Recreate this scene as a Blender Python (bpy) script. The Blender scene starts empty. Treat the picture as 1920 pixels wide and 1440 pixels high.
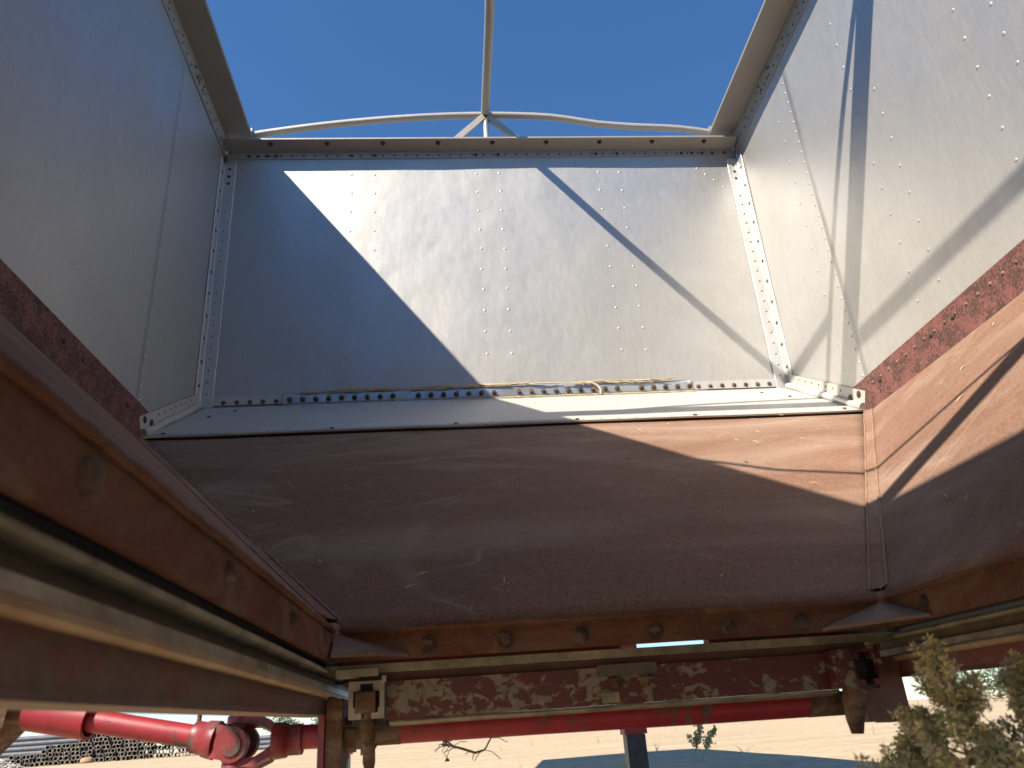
import bpy, math, random
from mathutils import Vector, Matrix
from mathutils import noise as mnoise

# ------------------------------------------------------------------ camera, sky, sun, exposure
scene = bpy.context.scene
H = 1.718                       # height of the hopper datum above the ground (m)
col = scene.collection

cam_d = bpy.data.cameras.new('camera')
cam = bpy.data.objects.new('camera', cam_d)
col.objects.link(cam)
PITCH, YAW, ROLL = 0.4168, 0.0927, -0.0707
fwd = Vector((math.sin(YAW)*math.cos(PITCH), math.cos(YAW)*math.cos(PITCH), math.sin(PITCH)))
rgt = Vector((math.cos(YAW), -math.sin(YAW), 0.0))
upv = rgt.cross(fwd)
c_, s_ = math.cos(ROLL), math.sin(ROLL)
r2 = c_*rgt + s_*upv
u2 = -s_*rgt + c_*upv
cam.matrix_world = Matrix(((r2.x, u2.x, -fwd.x, -0.228), (r2.y, u2.y, -fwd.y, -2.8756),
                           (r2.z, u2.z, -fwd.z, -1.218+H), (0, 0, 0, 1)))
cam_d.sensor_width = 36.0
cam_d.lens = 36.0*1452.0/1920.0
cam_d.clip_start = 0.01
cam_d.clip_end = 4000.0
cam_d.dof.use_dof = True
cam_d.dof.focus_distance = 2.6
cam_d.dof.aperture_fstop = 11.0
scene.camera = cam

SUN = Vector((0.77, 0.647, -1.0)).normalized()      # the way the light travels
world = bpy.data.worlds.new('World')
scene.world = world
world.use_nodes = True
wn = world.node_tree
bg = wn.nodes['Background']
sky = wn.nodes.new('ShaderNodeTexSky')
sky.sky_type = 'NISHITA'
sky.sun_disc = False
sky.sun_elevation = math.asin(-SUN.z)
sky.sun_rotation = math.atan2(-SUN.x, -SUN.y)
sky.altitude = 300.0
sky.air_density = 1.0
sky.dust_density = 0.1
sky.ozone_density = 5.5
hs = wn.nodes.new('ShaderNodeHueSaturation')
hs.inputs['Saturation'].default_value = 1.13
wn.links.new(sky.outputs[0], hs.inputs['Color'])
wn.links.new(hs.outputs[0], bg.inputs[0])
bg.inputs[1].default_value = 0.088

sun_d = bpy.data.lights.new('sun', 'SUN')
sun_d.energy = 5.0
sun_d.angle = math.radians(0.53)
sun_d.color = (1.0, 0.90, 0.77)
sun = bpy.data.objects.new('sun', sun_d)
sun.rotation_euler = SUN.to_track_quat('-Z', 'Y').to_euler()
sun.location = (-20, -20, 30)
col.objects.link(sun)

scene.view_settings.view_transform = 'Standard'
scene.view_settings.look = 'None'
scene.view_settings.gamma = 1.0
scene.view_settings.use_curve_mapping = False
scene.view_settings.exposure = 1.1

rnd = random.Random(11)

# ------------------------------------------------------------------ materials
class NT:
    def __init__(self, name):
        self.m = bpy.data.materials.new(name)
        self.m.use_nodes = True
        self.t = self.m.node_tree
        self.b = self.t.nodes['Principled BSDF']
        tc = self.t.nodes.new('ShaderNodeTexCoord')
        self.co = tc.outputs['Object']
        geo = self.t.nodes.new('ShaderNodeNewGeometry')
        self.pos = geo.outputs['Position']
    def link(self, a, b): self.t.links.new(a, b)
    def mapping(self, scale, src=None, rot=(0, 0, 0)):
        n = self.t.nodes.new('ShaderNodeMapping')
        n.inputs['Scale'].default_value = scale
        n.inputs['Rotation'].default_value = rot
        self.link(src or self.pos, n.inputs['Vector'])
        return n.outputs[0]
    def noise(self, vec, scale=1.0, detail=4, rough=0.55, dist=0.0):
        n = self.t.nodes.new('ShaderNodeTexNoise')
        n.inputs['Scale'].default_value = scale
        n.inputs['Detail'].default_value = detail
        n.inputs['Roughness'].default_value = rough
        n.inputs['Distortion'].default_value = dist
        self.link(vec, n.inputs['Vector'])
        return n.outputs['Fac']
    def ramp(self, fac, stops):
        n = self.t.nodes.new('ShaderNodeValToRGB')
        e = n.color_ramp.elements
        while len(e) < len(stops): e.new(0.5)
        for el, (p, c) in zip(e, stops):
            el.position = p
            el.color = (c, c, c, 1) if isinstance(c, (int, float)) else (*c, 1)
        self.link(fac, n.inputs[0])
        return n.outputs[0]
    def mix(self, fac, a, b, mode='MIX'):
        n = self.t.nodes.new('ShaderNodeMix')
        n.data_type = 'RGBA'
        n.blend_type = mode
        for s, v in ((n.inputs[0], fac), (n.inputs[6], a), (n.inputs[7], b)):
            if isinstance(v, (int, float)): s.default_value = v if s == n.inputs[0] else (v, v, v, 1)
            elif isinstance(v, tuple): s.default_value = (*v, 1)
            else: self.link(v, s)
        return n.outputs[2]
    def math(self, op, a, b):
        n = self.t.nodes.new('ShaderNodeMath')
        n.operation = op
        for s, v in zip(n.inputs, (a, b)):
            if isinstance(v, (int, float)): s.default_value = v
            else: self.link(v, s)
        return n.outputs[0]
    def bump(self, h, strength=0.3, dist=0.002, prev=None):
        n = self.t.nodes.new('ShaderNodeBump')
        n.inputs['Strength'].default_value = strength
        n.inputs['Distance'].default_value = dist
        self.link(h, n.inputs['Height'])
        if prev is not None: self.link(prev, n.inputs['Normal'])
        return n.outputs[0]
    def set(self, **k):
        for key, v in k.items():
            s = self.b.inputs[{'color': 'Base Color', 'rough': 'Roughness', 'metal': 'Metallic', 'normal': 'Normal',
                               'spec': 'Specular IOR Level', 'aniso': 'Anisotropic'}[key]]
            if isinstance(v, (int, float)): s.default_value = v
            elif isinstance(v, tuple): s.default_value = (*v, 1)
            else: self.link(v, s)
        return self.m

def aluminium(name, tint=(0.505, 0.50, 0.48), metal=0.75, rough=(0.46, 0.58), stain=0.2, stretch=(70, 70, 14)):
    n = NT(name)
    streak = n.noise(n.mapping(stretch), 1.0, 6, 0.6)
    patch = n.noise(n.mapping((2.2, 2.2, 1.2)), 1.0, 5, 0.6, 0.8)
    fine = n.noise(n.pos, 260, 3, 0.6)
    drip = n.noise(n.mapping((22, 22, 1.3)), 1.0, 5, 0.7, 0.3)
    c = n.mix(n.ramp(streak, [(0.3, 0.0), (0.7, 1.0)]), tuple(v*0.93 for v in tint), tint)
    c = n.mix(n.math('MULTIPLY', n.ramp(patch, [(0.42, 0.0), (0.75, 1.0)]), 0.5), c, tuple(v*w for v, w in zip(tint, (0.84, 0.80, 0.72))))
    c = n.mix(n.math('MULTIPLY', n.ramp(drip, [(0.56, 0.0), (0.72, 1.0)]), stain), c, (0.36, 0.33, 0.28))
    c = n.mix(n.math('MULTIPLY', n.ramp(fine, [(0.35, 1.0), (0.55, 0.0)]), 0.25), c, tuple(v*0.7 for v in tint))
    scr = n.noise(n.mapping((190, 190, 26), rot=(0.12, 0.0, 0.0)), 1.0, 3, 0.6)
    c = n.mix(n.math('MULTIPLY', n.ramp(scr, [(0.38, 1.0), (0.48, 0.0)]), 0.15), c, tuple(v*0.62 for v in tint))
    c = n.mix(n.math('MULTIPLY', n.ramp(scr, [(0.60, 0.0), (0.70, 1.0)]), 0.18), c, tuple(min(1, v*1.5) for v in tint))
    oi = n.t.nodes.new('ShaderNodeObjectInfo')
    c = n.mix(n.math('MULTIPLY', oi.outputs['Random'], 0.14), c, tuple(v*0.6 for v in tint))
    lo, hi = rough
    r = n.ramp(n.math('ADD', n.math('MULTIPLY', patch, 0.7), n.math('MULTIPLY', streak, 0.3)), [(0.3, lo), (0.7, hi)])
    b1 = n.bump(n.noise(n.mapping((3.1, 3.1, 2.3)), 1.0, 3, 0.55), 0.35, 0.02)
    b2 = n.bump(streak, 0.06, 0.0012, b1)
    b3 = n.bump(n.noise(n.pos, 120, 3, 0.6), 0.16, 0.0009, b2)
    return n.set(color=c, rough=r, metal=metal, normal=b3)

def rusty(name, base, dark, light, rough=0.74, scale=1.0, dust_and_bounce=(0.335, 0.262, 0.205), dustf=0.12):
    n = NT(name)
    big = n.noise(n.mapping((1.6*scale,)*3), 1.0, 6, 0.62, 1.2)
    mid = n.noise(n.mapping((9*scale, 9*scale, 9*scale)), 1.0, 6, 0.65, 0.5)
    fine = n.noise(n.pos, 210*scale, 3, 0.7)
    scr = n.noise(n.mapping((5*scale, 70*scale, 70*scale), rot=(0.0, 0.0, 0.35)), 1.0, 3, 0.5)
    c = n.mix(n.ramp(big, [(0.32, 0.0), (0.68, 1.0)]), dark, base)
    c = n.mix(n.math('MULTIPLY', n.ramp(mid, [(0.48, 0.0), (0.72, 1.0)]), 0.55), c, light)
    c = n.mix(n.math('MULTIPLY', n.ramp(fine, [(0.38, 1.0), (0.56, 0.0)]), 0.75), c, tuple(v*0.55 for v in dark))
    c = n.mix(n.math('MULTIPLY', n.ramp(scr, [(0.62, 0.0), (0.74, 1.0)]), dustf), c, dust_and_bounce)
    for sc_, th_, st_ in ((1.3, 0.012, 0.45), (2.9, 0.010, 0.35), (6.5, 0.012, 0.22)):
        ln = n.noise(n.mapping((sc_*scale, sc_*scale*1.6, sc_*scale*0.8)), 1.0, 2, 0.4, 0.9)
        dl = n.math('ABSOLUTE', n.math('SUBTRACT', ln, 0.5), 0.0)
        brk = n.ramp(n.noise(n.mapping((4*scale,)*3), 1.0, 3, 0.6), [(0.45, 0.0), (0.62, 1.0)])
        f_ = n.math('MULTIPLY', n.math('MULTIPLY', n.ramp(dl, [(0.0, 1.0), (th_, 0.0)]), brk), st_)
        c = n.mix(f_, c, dust_and_bounce)
    bounce_haze_ = n.ramp(n.noise(n.mapping((0.9*scale, 1.4*scale, 2.6*scale)), 1.0, 5, 0.6, 1.5), [(0.45, 0.0), (0.7, 1.0)])
    c = n.mix(n.math('MULTIPLY', bounce_haze_, 0.55), c, dust_and_bounce)  # dusty patches; on the slopes they also stand in for bounce light
    b1 = n.bump(big, 0.25, 0.012)
    b2 = n.bump(fine, 0.8, 0.0014, b1)
    return n.set(color=c, rough=n.ramp(mid, [(0.3, rough-0.1), (0.7, rough+0.14)]), metal=0.0, normal=b2, spec=0.12)

def chipped(name, paint, under, scale, lo, hi, stretch=(1, 1, 1), rough=0.5, third=None, vary=0.0):
    n = NT(name)
    v = n.mapping(tuple(scale*k for k in stretch))
    a = n.noise(v, 1.0, 9, 0.68, 0.4)
    if vary:
        big = n.noise(n.mapping((scale*0.17,)*3), 1.0, 4, 0.6)
        a = n.math('ADD', a, n.math('MULTIPLY', n.math('SUBTRACT', big, 0.5), vary))
    f = n.ramp(a, [(lo, 0.0), (hi, 1.0)])
    shade = n.noise(n.pos, 60, 4, 0.6)
    pc = n.mix(n.ramp(shade, [(0.3, 0.0), (0.7, 1.0)]), tuple(x*0.72 for x in paint), paint)
    uc = n.mix(n.ramp(shade, [(0.3, 0.0), (0.7, 1.0)]), tuple(x*0.6 for x in under), under)
    c = n.mix(f, pc, uc)
    if third:
        g = n.ramp(n.noise(n.mapping((scale*0.35,)*3), 1.0, 6, 0.6), [(0.50, 0.0), (0.56, 1.0)])
        c = n.mix(g, c, third)
    b = n.bump(f, 0.6, -0.0006)
    b = n.bump(shade, 0.2, 0.0008, b)
    return n.set(color=c, rough=n.mix(f, rough, 0.85), normal=b)

def plain(name, a, b, scale=30, rough=0.6, metal=0.0, bump=0.2):
    n = NT(name)
    f = n.noise(n.pos, scale, 5, 0.65)
    return n.set(color=n.mix(n.ramp(f, [(0.35, 0.0), (0.65, 1.0)]), a, b), rough=rough, metal=metal, normal=n.bump(f, bump, 0.001))

M = {}
M['alu'] = aluminium('sheet_aluminium')
M['alu_rail'] = aluminium('rail_aluminium', (0.36, 0.342, 0.318), 0.4, (0.45, 0.62), 0.5, (30, 30, 30))
M['alu_angle'] = aluminium('angle_aluminium', (0.55, 0.55, 0.54), 0.5, (0.38, 0.5), 0.25)
M['cream'] = aluminium('flashing_aluminium', (0.53, 0.515, 0.47), 0.3, (0.42, 0.58), 0.2, (30, 30, 30))
M['zinc'] = aluminium('galvanised', (0.52, 0.555, 0.57), 0.7, (0.25, 0.42), 0.1, (20, 20, 20))
M['tube_alu'] = aluminium('tube_aluminium', (0.42, 0.40, 0.365), 0.4, (0.45, 0.6), 0.5, (30, 30, 30))
M['slope'] = rusty('brown_slope_steel', (0.228, 0.131, 0.089), (0.188, 0.107, 0.075), (0.28, 0.168, 0.113))
M['plate'] = rusty('rust_plate', (0.185, 0.078, 0.050), (0.11, 0.048, 0.034), (0.28, 0.12, 0.062), 0.7, 4.0, (0.24, 0.17, 0.12), 0.3)
M['gusset'] = rusty('rust_gusset', (0.22, 0.14, 0.115), (0.15, 0.09, 0.07), (0.26, 0.17, 0.13), 0.65, 3.0)
M['weld'] = rusty('weld', (0.36, 0.22, 0.155), (0.26, 0.15, 0.10), (0.42, 0.27, 0.19), 0.6, 6.0)
M['strip'] = chipped('red_strip', (0.215, 0.080, 0.070), (0.088, 0.046, 0.034), 125, 0.46, 0.54, (1, 1, 1), 0.7, None, 0.6)
M['flaky'] = chipped('flaky_red_beam', (0.095, 0.017, 0.016), (0.235, 0.195, 0.145), 62, 0.51, 0.525, (0.8, 1, 1.1), 0.5, None, 0.6)
M['beam_red'] = chipped('dull_red_beam', (0.15, 0.045, 0.034), (0.15, 0.11, 0.075), 16, 0.47, 0.60, (1, 0.5, 1), 0.6)
M['guide'] = plain('guide_rail_metal', (0.16, 0.135, 0.09), (0.33, 0.29, 0.215), 26, 0.5, 0.25)
M['guide_dark'] = plain('guide_groove', (0.07, 0.055, 0.04), (0.12, 0.09, 0.06), 40, 0.7)
M['guide_tan'] = plain('guide_tan_edge', (0.26, 0.145, 0.07), (0.36, 0.25, 0.15), 22, 0.6)
M['red'] = chipped('red_paint', (0.26, 0.010, 0.020), (0.12, 0.072, 0.055), 40, 0.61, 0.64, (1, 1, 1), 0.52, None, 0.6)
M['red_old'] = chipped('old_red_paint', (0.19, 0.019, 0.022), (0.09, 0.056, 0.045), 34, 0.52, 0.56, (1, 1, 1), 0.45)
M['rust'] = rusty('rust', (0.16, 0.085, 0.05), (0.09, 0.05, 0.035), (0.24, 0.12, 0.06), 0.8, 8.0)
M['bolt'] = rusty('bolt_rust', (0.115, 0.075, 0.062), (0.06, 0.042, 0.035), (0.16, 0.095, 0.07), 0.65, 12.0)
M['boltdark'] = plain('dark_bolt', (0.02, 0.017, 0.015), (0.07, 0.04, 0.03), 150, 0.75)
M['casting'] = plain('pale_casting', (0.23, 0.20, 0.16), (0.35, 0.32, 0.265), 45, 0.55, 0.1)
M['black'] = plain('black_paint_and_shade', (0.012, 0.012, 0.013), (0.03, 0.03, 0.03), 40, 0.45)  # real paint on the legs, painted shade in the gaps and bracket holes
M['straw'] = plain('straw', (0.40, 0.30, 0.16), (0.55, 0.44, 0.27), 90, 0.8)
M['bark'] = plain('twig_bark', (0.10, 0.075, 0.05), (0.17, 0.13, 0.09), 90, 0.85)
M['sealant'] = plain('pale_sealant', (0.62, 0.62, 0.60), (0.72, 0.72, 0.70), 60, 0.5)
M['chip'] = plain('bare_scratch', (0.55, 0.45, 0.33), (0.62, 0.55, 0.45), 90, 0.6)

def ground_mat():
    n = NT('dry_sand')
    a = n.noise(n.mapping((0.25, 0.9, 1)), 1.0, 6, 0.6, 0.6)
    b = n.noise(n.pos, 6, 6, 0.65)
    c = n.mix(n.ramp(a, [(0.35, 0.0), (0.65, 1.0)]), (0.405, 0.315, 0.195), (0.50, 0.40, 0.262))
    c = n.mix(n.math('MULTIPLY', n.ramp(b, [(0.35, 1.0), (0.6, 0.0)]), 0.6), c, (0.26, 0.19, 0.115))
    tr = n.noise(n.mapping((0.12, 3.2, 1), rot=(0, 0, 0.16)), 1.0, 4, 0.6, 0.4)
    c = n.mix(n.math('MULTIPLY', n.ramp(tr, [(0.5, 0.0), (0.66, 1.0)]), 0.45), c, (0.27, 0.20, 0.125))
    return n.set(color=c, rough=0.95, normal=n.bump(b, 0.5, 0.03), spec=0.2)
M['ground'] = ground_mat()

# ------------------------------------------------------------------ mesh builder
class MB:
    def __init__(self):
        self.v = []; self.f = []; self.mi = []; self.sm = []
    def add(self, vs, fs, smooth=False, mi=0):
        o = len(self.v)
        self.v += [tuple(p) for p in vs]
        for f in fs:
            self.f.append([i+o for i in f]); self.mi.append(mi); self.sm.append(smooth)
        return self
    def box(self, a, b, mi=0):
        x0, y0, z0 = [min(p, q) for p, q in zip(a, b)]
        x1, y1, z1 = [max(p, q) for p, q in zip(a, b)]
        return self.add([(x0,y0,z0),(x1,y0,z0),(x1,y1,z0),(x0,y1,z0),(x0,y0,z1),(x1,y0,z1),(x1,y1,z1),(x0,y1,z1)],
                 [(0,3,2,1),(4,5,6,7),(0,1,5,4),(1,2,6,5),(2,3,7,6),(3,0,4,7)], mi=mi)
    def prism(self, poly, ext, mi=0):
        """poly: list of 3D points (a flat outline); ext: vector of extrusion"""
        n = len(poly); e = Vector(ext)
        vs = [Vector(p) for p in poly] + [Vector(p)+e for p in poly]
        fs = [tuple(range(n))[::-1], tuple(range(n, 2*n))] + [(i, (i+1) % n, (i+1) % n+n, i+n) for i in range(n)]
        return self.add(vs, fs, mi=mi)
    def tube(self, pts, r, seg=10, smooth=True, caps=True, mi=0, close=False):
        pts = [Vector(p) for p in pts]
        rs = r if isinstance(r, (list, tuple)) else [r]*len(pts)
        t = (pts[1]-pts[0]).normalized()
        n = t.orthogonal().normalized()
        vs = []
        for i, p in enumerate(pts):
            if i == 0: tt = pts[1]-pts[0]
            elif i == len(pts)-1: tt = pts[-1]-pts[-2]
            else: tt = (pts[i+1]-pts[i]).normalized()+(pts[i]-pts[i-1]).normalized()
            tt.normalize()
            n = (n-tt*n.dot(tt)).normalized()
            b = tt.cross(n)
            for k in range(seg):
                a = 2*math.pi*k/seg
                vs.append(p+(n*math.cos(a)+b*math.sin(a))*rs[i])
        fs = []
        for i in range(len(pts)-1):
            for k in range(seg):
                k2 = (k+1) % seg
                fs.append((i*seg+k, i*seg+k2, (i+1)*seg+k2, (i+1)*seg+k))
        self.add(vs, fs, smooth, mi)
        if caps:
            o = len(pts)-1
            self.add([vs[k] for k in range(seg)], [tuple(range(seg))[::-1]], False, mi)
            self.add([vs[o*seg+k] for k in range(seg)], [tuple(range(seg))], False, mi)
        return self
    def pipe(self, a, b, ro, ri, seg=14, mi=0, mi_in=0):
        a, b = Vector(a), Vector(b)
        t = (b-a).normalized(); n = t.orthogonal().normalized(); bb = t.cross(n)
        rings = []
        for p, r in ((a, ro), (b, ro), (b, ri), (a, ri)):
            rings.append([p+(n*math.cos(2*math.pi*k/seg)+bb*math.sin(2*math.pi*k/seg))*r for k in range(seg)])
        vs = sum(rings, [])
        for i in range(4):
            j = (i+1) % 4
            self.add(vs, [(i*seg+k, i*seg+(k+1) % seg, j*seg+(k+1) % seg, j*seg+k) for k in range(seg)], i in (0, 2), mi_in if i == 2 else mi)
        return self
    def dome(self, c, nrm, r, h, seg=8, rings=2, mi=0):
        c = Vector(c); nrm = Vector(nrm).normalized(); a = nrm.orthogonal().normalized(); b = nrm.cross(a)
        vs = []
        for i in range(rings+1):
            ph = (math.pi/2)*i/(rings+0.6)
            for k in range(seg):
                t = 2*math.pi*k/seg
                vs.append(c+(a*math.cos(t)+b*math.sin(t))*r*math.cos(ph)+nrm*h*math.sin(ph))
        vs.append(c+nrm*h)
        fs = [(i*seg+k, i*seg+(k+1) % seg, (i+1)*seg+(k+1) % seg, (i+1)*seg+k) for i in range(rings) for k in range(seg)]
        fs += [(rings*seg+k, rings*seg+(k+1) % seg, len(vs)-1) for k in range(seg)]
        return self.add(vs, fs, True, mi)
    def hexbolt(self, c, nrm, r, h, washer=1.45, mi=0):
        c = Vector(c); nrm = Vector(nrm).normalized()
        if washer: self.tube([c, c+nrm*h*0.25], r*washer, 12, False, True, mi)
        self.tube([c, c+nrm*h], [r, r*0.94], 6, False, True, mi)
        return self
    def sheet(self, P00, P10, P11, P01, nu, nv, disp=None, thick=0.003, mi=0):
        """bilinear quad subdivided; disp(u,v) pushes it along its normal; a closed thin plate"""
        P = [Vector(p) for p in (P00, P10, P11, P01)]
        nr = (P[1]-P[0]).cross(P[3]-P[0]).normalized()
        vs = []
        for j in range(nv+1):
            for i in range(nu+1):
                u, v = i/nu, j/nv
                p = P[0]*(1-u)*(1-v)+P[1]*u*(1-v)+P[2]*u*v+P[3]*(1-u)*v
                if disp: p = p+nr*disp(p)
                vs.append(p)
        N = len(vs)
        back = [p-nr*thick for p in vs]
        w = nu+1
        fs = [(j*w+i, j*w+i+1, (j+1)*w+i+1, (j+1)*w+i) for j in range(nv) for i in range(nu)]
        self.add(vs+back, fs, True, mi)
        o = len(self.v)-2*N
        fb = [tuple(N+k for k in f[::-1]) for f in fs]
        rim = [j for j in range(w)] + [j*w+nu for j in range(1, nv+1)] + [nv*w+i for i in range(nu-1, -1, -1)] + [j*w for j in range(nv-1, 0, -1)]
        fr = [(rim[(k+1) % len(rim)], rim[k], rim[k]+N, rim[(k+1) % len(rim)]+N) for k in range(len(rim))]
        for f in fb+fr:
            self.f.append([i+o for i in f]); self.mi.append(mi); self.sm.append(False)
        return self
    def mesh(self, name, mats, origin):
        me = bpy.data.meshes.new(name)
        ox, oy, oz = origin
        me.from_pydata([(x-ox, y-oy, z-oz) for x, y, z in self.v], [], self.f)
        for m in (mats if isinstance(mats, (list, tuple)) else [mats]): me.materials.append(M[m] if isinstance(m, str) else m)
        me.polygons.foreach_set('material_index', self.mi)
        me.polygons.foreach_set('use_smooth', self.sm)
        me.update()
        return me

WORLD = {}
def wloc(o): return WORLD[o.name]
def tag(o, label=None, cat=None, group=None, kind=None):
    if label: o['label'] = label
    if cat: o['category'] = cat
    if group: o['group'] = group
    if kind: o['kind'] = kind
    return o
def place(o, w, parent=None):
    """w: position in hopper coordinates (datum H above the ground)"""
    col.objects.link(o)
    w = Vector((w[0], w[1], w[2]+H))
    if parent:
        o.parent = parent
        o.location = w-wloc(parent)
    else:
        o.location = w
    WORLD[o.name] = w
    return o
def obj(name, mb, mats, parent=None, origin=None, **k):
    if origin is None:
        xs, ys, zs = zip(*mb.v)
        origin = ((min(xs)+max(xs))/2, (min(ys)+max(ys))/2, (min(zs)+max(zs))/2 if parent else min(zs))
    o = bpy.data.objects.new(name, mb.mesh(name, mats, origin))
    place(o, origin, parent)
    return tag(o, **k)
def inst(name, me, w, parent=None, rot=None, **k):
    o = bpy.data.objects.new(name, me)
    place(o, w, parent)
    if rot is not None: o.rotation_euler = rot
    return tag(o, **k)
def empty(name, w, **k):
    o = bpy.data.objects.new(name, None)
    o.empty_display_size = 0.2
    place(o, w)
    return tag(o, **k)
def nz(p, s, seed=0.0): return mnoise.noise(Vector((p[0]*s+seed, p[1]*s+seed*1.7, p[2]*s-seed)))

# ------------------------------------------------------------------ the ground
GZ = -H
def gheight(x, y):
    t = min(1, max(0, (y-14)/28)); t = t*t*(3-2*t)
    s = min(1, max(0, (4-x)/10)); s = s*s*(3-2*s)
    return GZ + 0.24*t*s + 0.02*mnoise.noise(Vector((x*0.35, y*0.35, 0.3))) + 0.008*mnoise.noise(Vector((x*1.7, y*1.7, 4.3)))
g = MB()
def axis():
    a = [0.0]; step = 0.35
    while a[-1] < 1500:
        a.append(a[-1]+step); step *= 1.085
    return [-q for q in a[:0:-1]] + a
ax = axis(); ay = [q+4 for q in axis()]
vs = [(x, y, gheight(x, y) if abs(x) < 200 and abs(y) < 200 else GZ) for y in ay for x in ax]
w = len(ax)
g.add(vs, [(j*w+i, j*w+i+1, (j+1)*w+i+1, (j+1)*w+i) for j in range(len(ay)-1) for i in range(w-1)], True)
obj('ground', g, 'ground', origin=(0, 0, GZ), kind='structure')

# ------------------------------------------------------------------ the trailer
T = empty('hopper_trailer', (0, -1.7, -H), label='aluminium and rusty steel hopper trailer seen from below through its open discharge trap', cat='trailer')
W = 1.2
YN = -4.75                      # near end wall
OX, OY, OZ, OYN = 0.392, -1.757, -1.0794, -3.05     # discharge opening
LY, LZ = -0.5185, -0.3128       # near edge of the flashing
ZS1, ZS2 = -0.207, -0.3147      # red strip
rivet_me = {}
def rivet_mesh(key, nrm, r, h, mat):
    if key not in rivet_me:
        rivet_me[key] = MB().dome((0, 0, 0), nrm, r, h, 8, 2).mesh('rivet', mat, (0, 0, 0))
    return rivet_me[key]
def rivets(parent, pts, nrm, key, r=0.0066, h=0.0021, mat='alu'):
    me = rivet_mesh(key, nrm, r, h, mat)
    for p in pts: inst('rivet', me, p, parent)
def rivet_row(parent, pts, nrm, r, h, mat, name='rivet_row'):
    m = MB()
    for p in pts: m.dome(p, nrm, r, h, 7, 1)
    return obj(name, m, mat, parent, kind='stuff')
bolt_me = {}
def bolts(parent, pts, nrm, key, r, h, mat, hexa=True):
    if key not in bolt_me:
        m = MB()
        if hexa: m.hexbolt((0, 0, 0), nrm, r, h)
        else: m.dome((0, 0, 0), nrm, r, h, 10, 3)
        bolt_me[key] = m.mesh('bolt', mat, (0, 0, 0))
    for p in pts: inst('bolt', bolt_me[key], p, parent)

# --- end wall
def dent(seed, amp, sc): return lambda p: amp*nz(p, sc, seed)+amp*0.35*nz(p, sc*3.3, seed+5)
m = MB().sheet((-W, 0, -0.03), (W, 0, -0.03), (W, 0, 1.255), (-W, 0, 1.255), 96, 52, dent(3, 0.0034, 1.9), 0.003)
EW = obj('end_wall', m, 'alu', T, label='far end wall of riveted aluminium sheet, half in sun')
zs = [1.132-0.1035*k for k in range(10)]
fy = -0.0015
dw = dent(3, 0.0034, 1.9)
def on_end(x, z): return (x+rnd.uniform(-0.002, 0.002), 0.0006-dw((x, 0, z)), z+rnd.uniform(-0.003, 0.003))
rivets(EW, [on_end(x, z) for x in (-0.627, -0.521, -0.055, 0.05, 0.514) for z in zs], (0, -1, 0), 'fy', 0.0066, 0.0021)
rivets(EW, [on_end(0.617, z) for z in zs], (0, -1, 0), 'fy')
rivets(EW, [on_end(q[0], q[2]) for q in [(-1.009, fy, 1.148), (-1.045, fy, 1.119), (-1.082, fy, 1.08), (-1.119, fy, 1.043), (0.995, fy, 1.149), (1.031, fy, 1.117), (1.066, fy, 1.079), (1.104, fy, 1.041)]], (0, -1, 0), 'fy')

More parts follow.
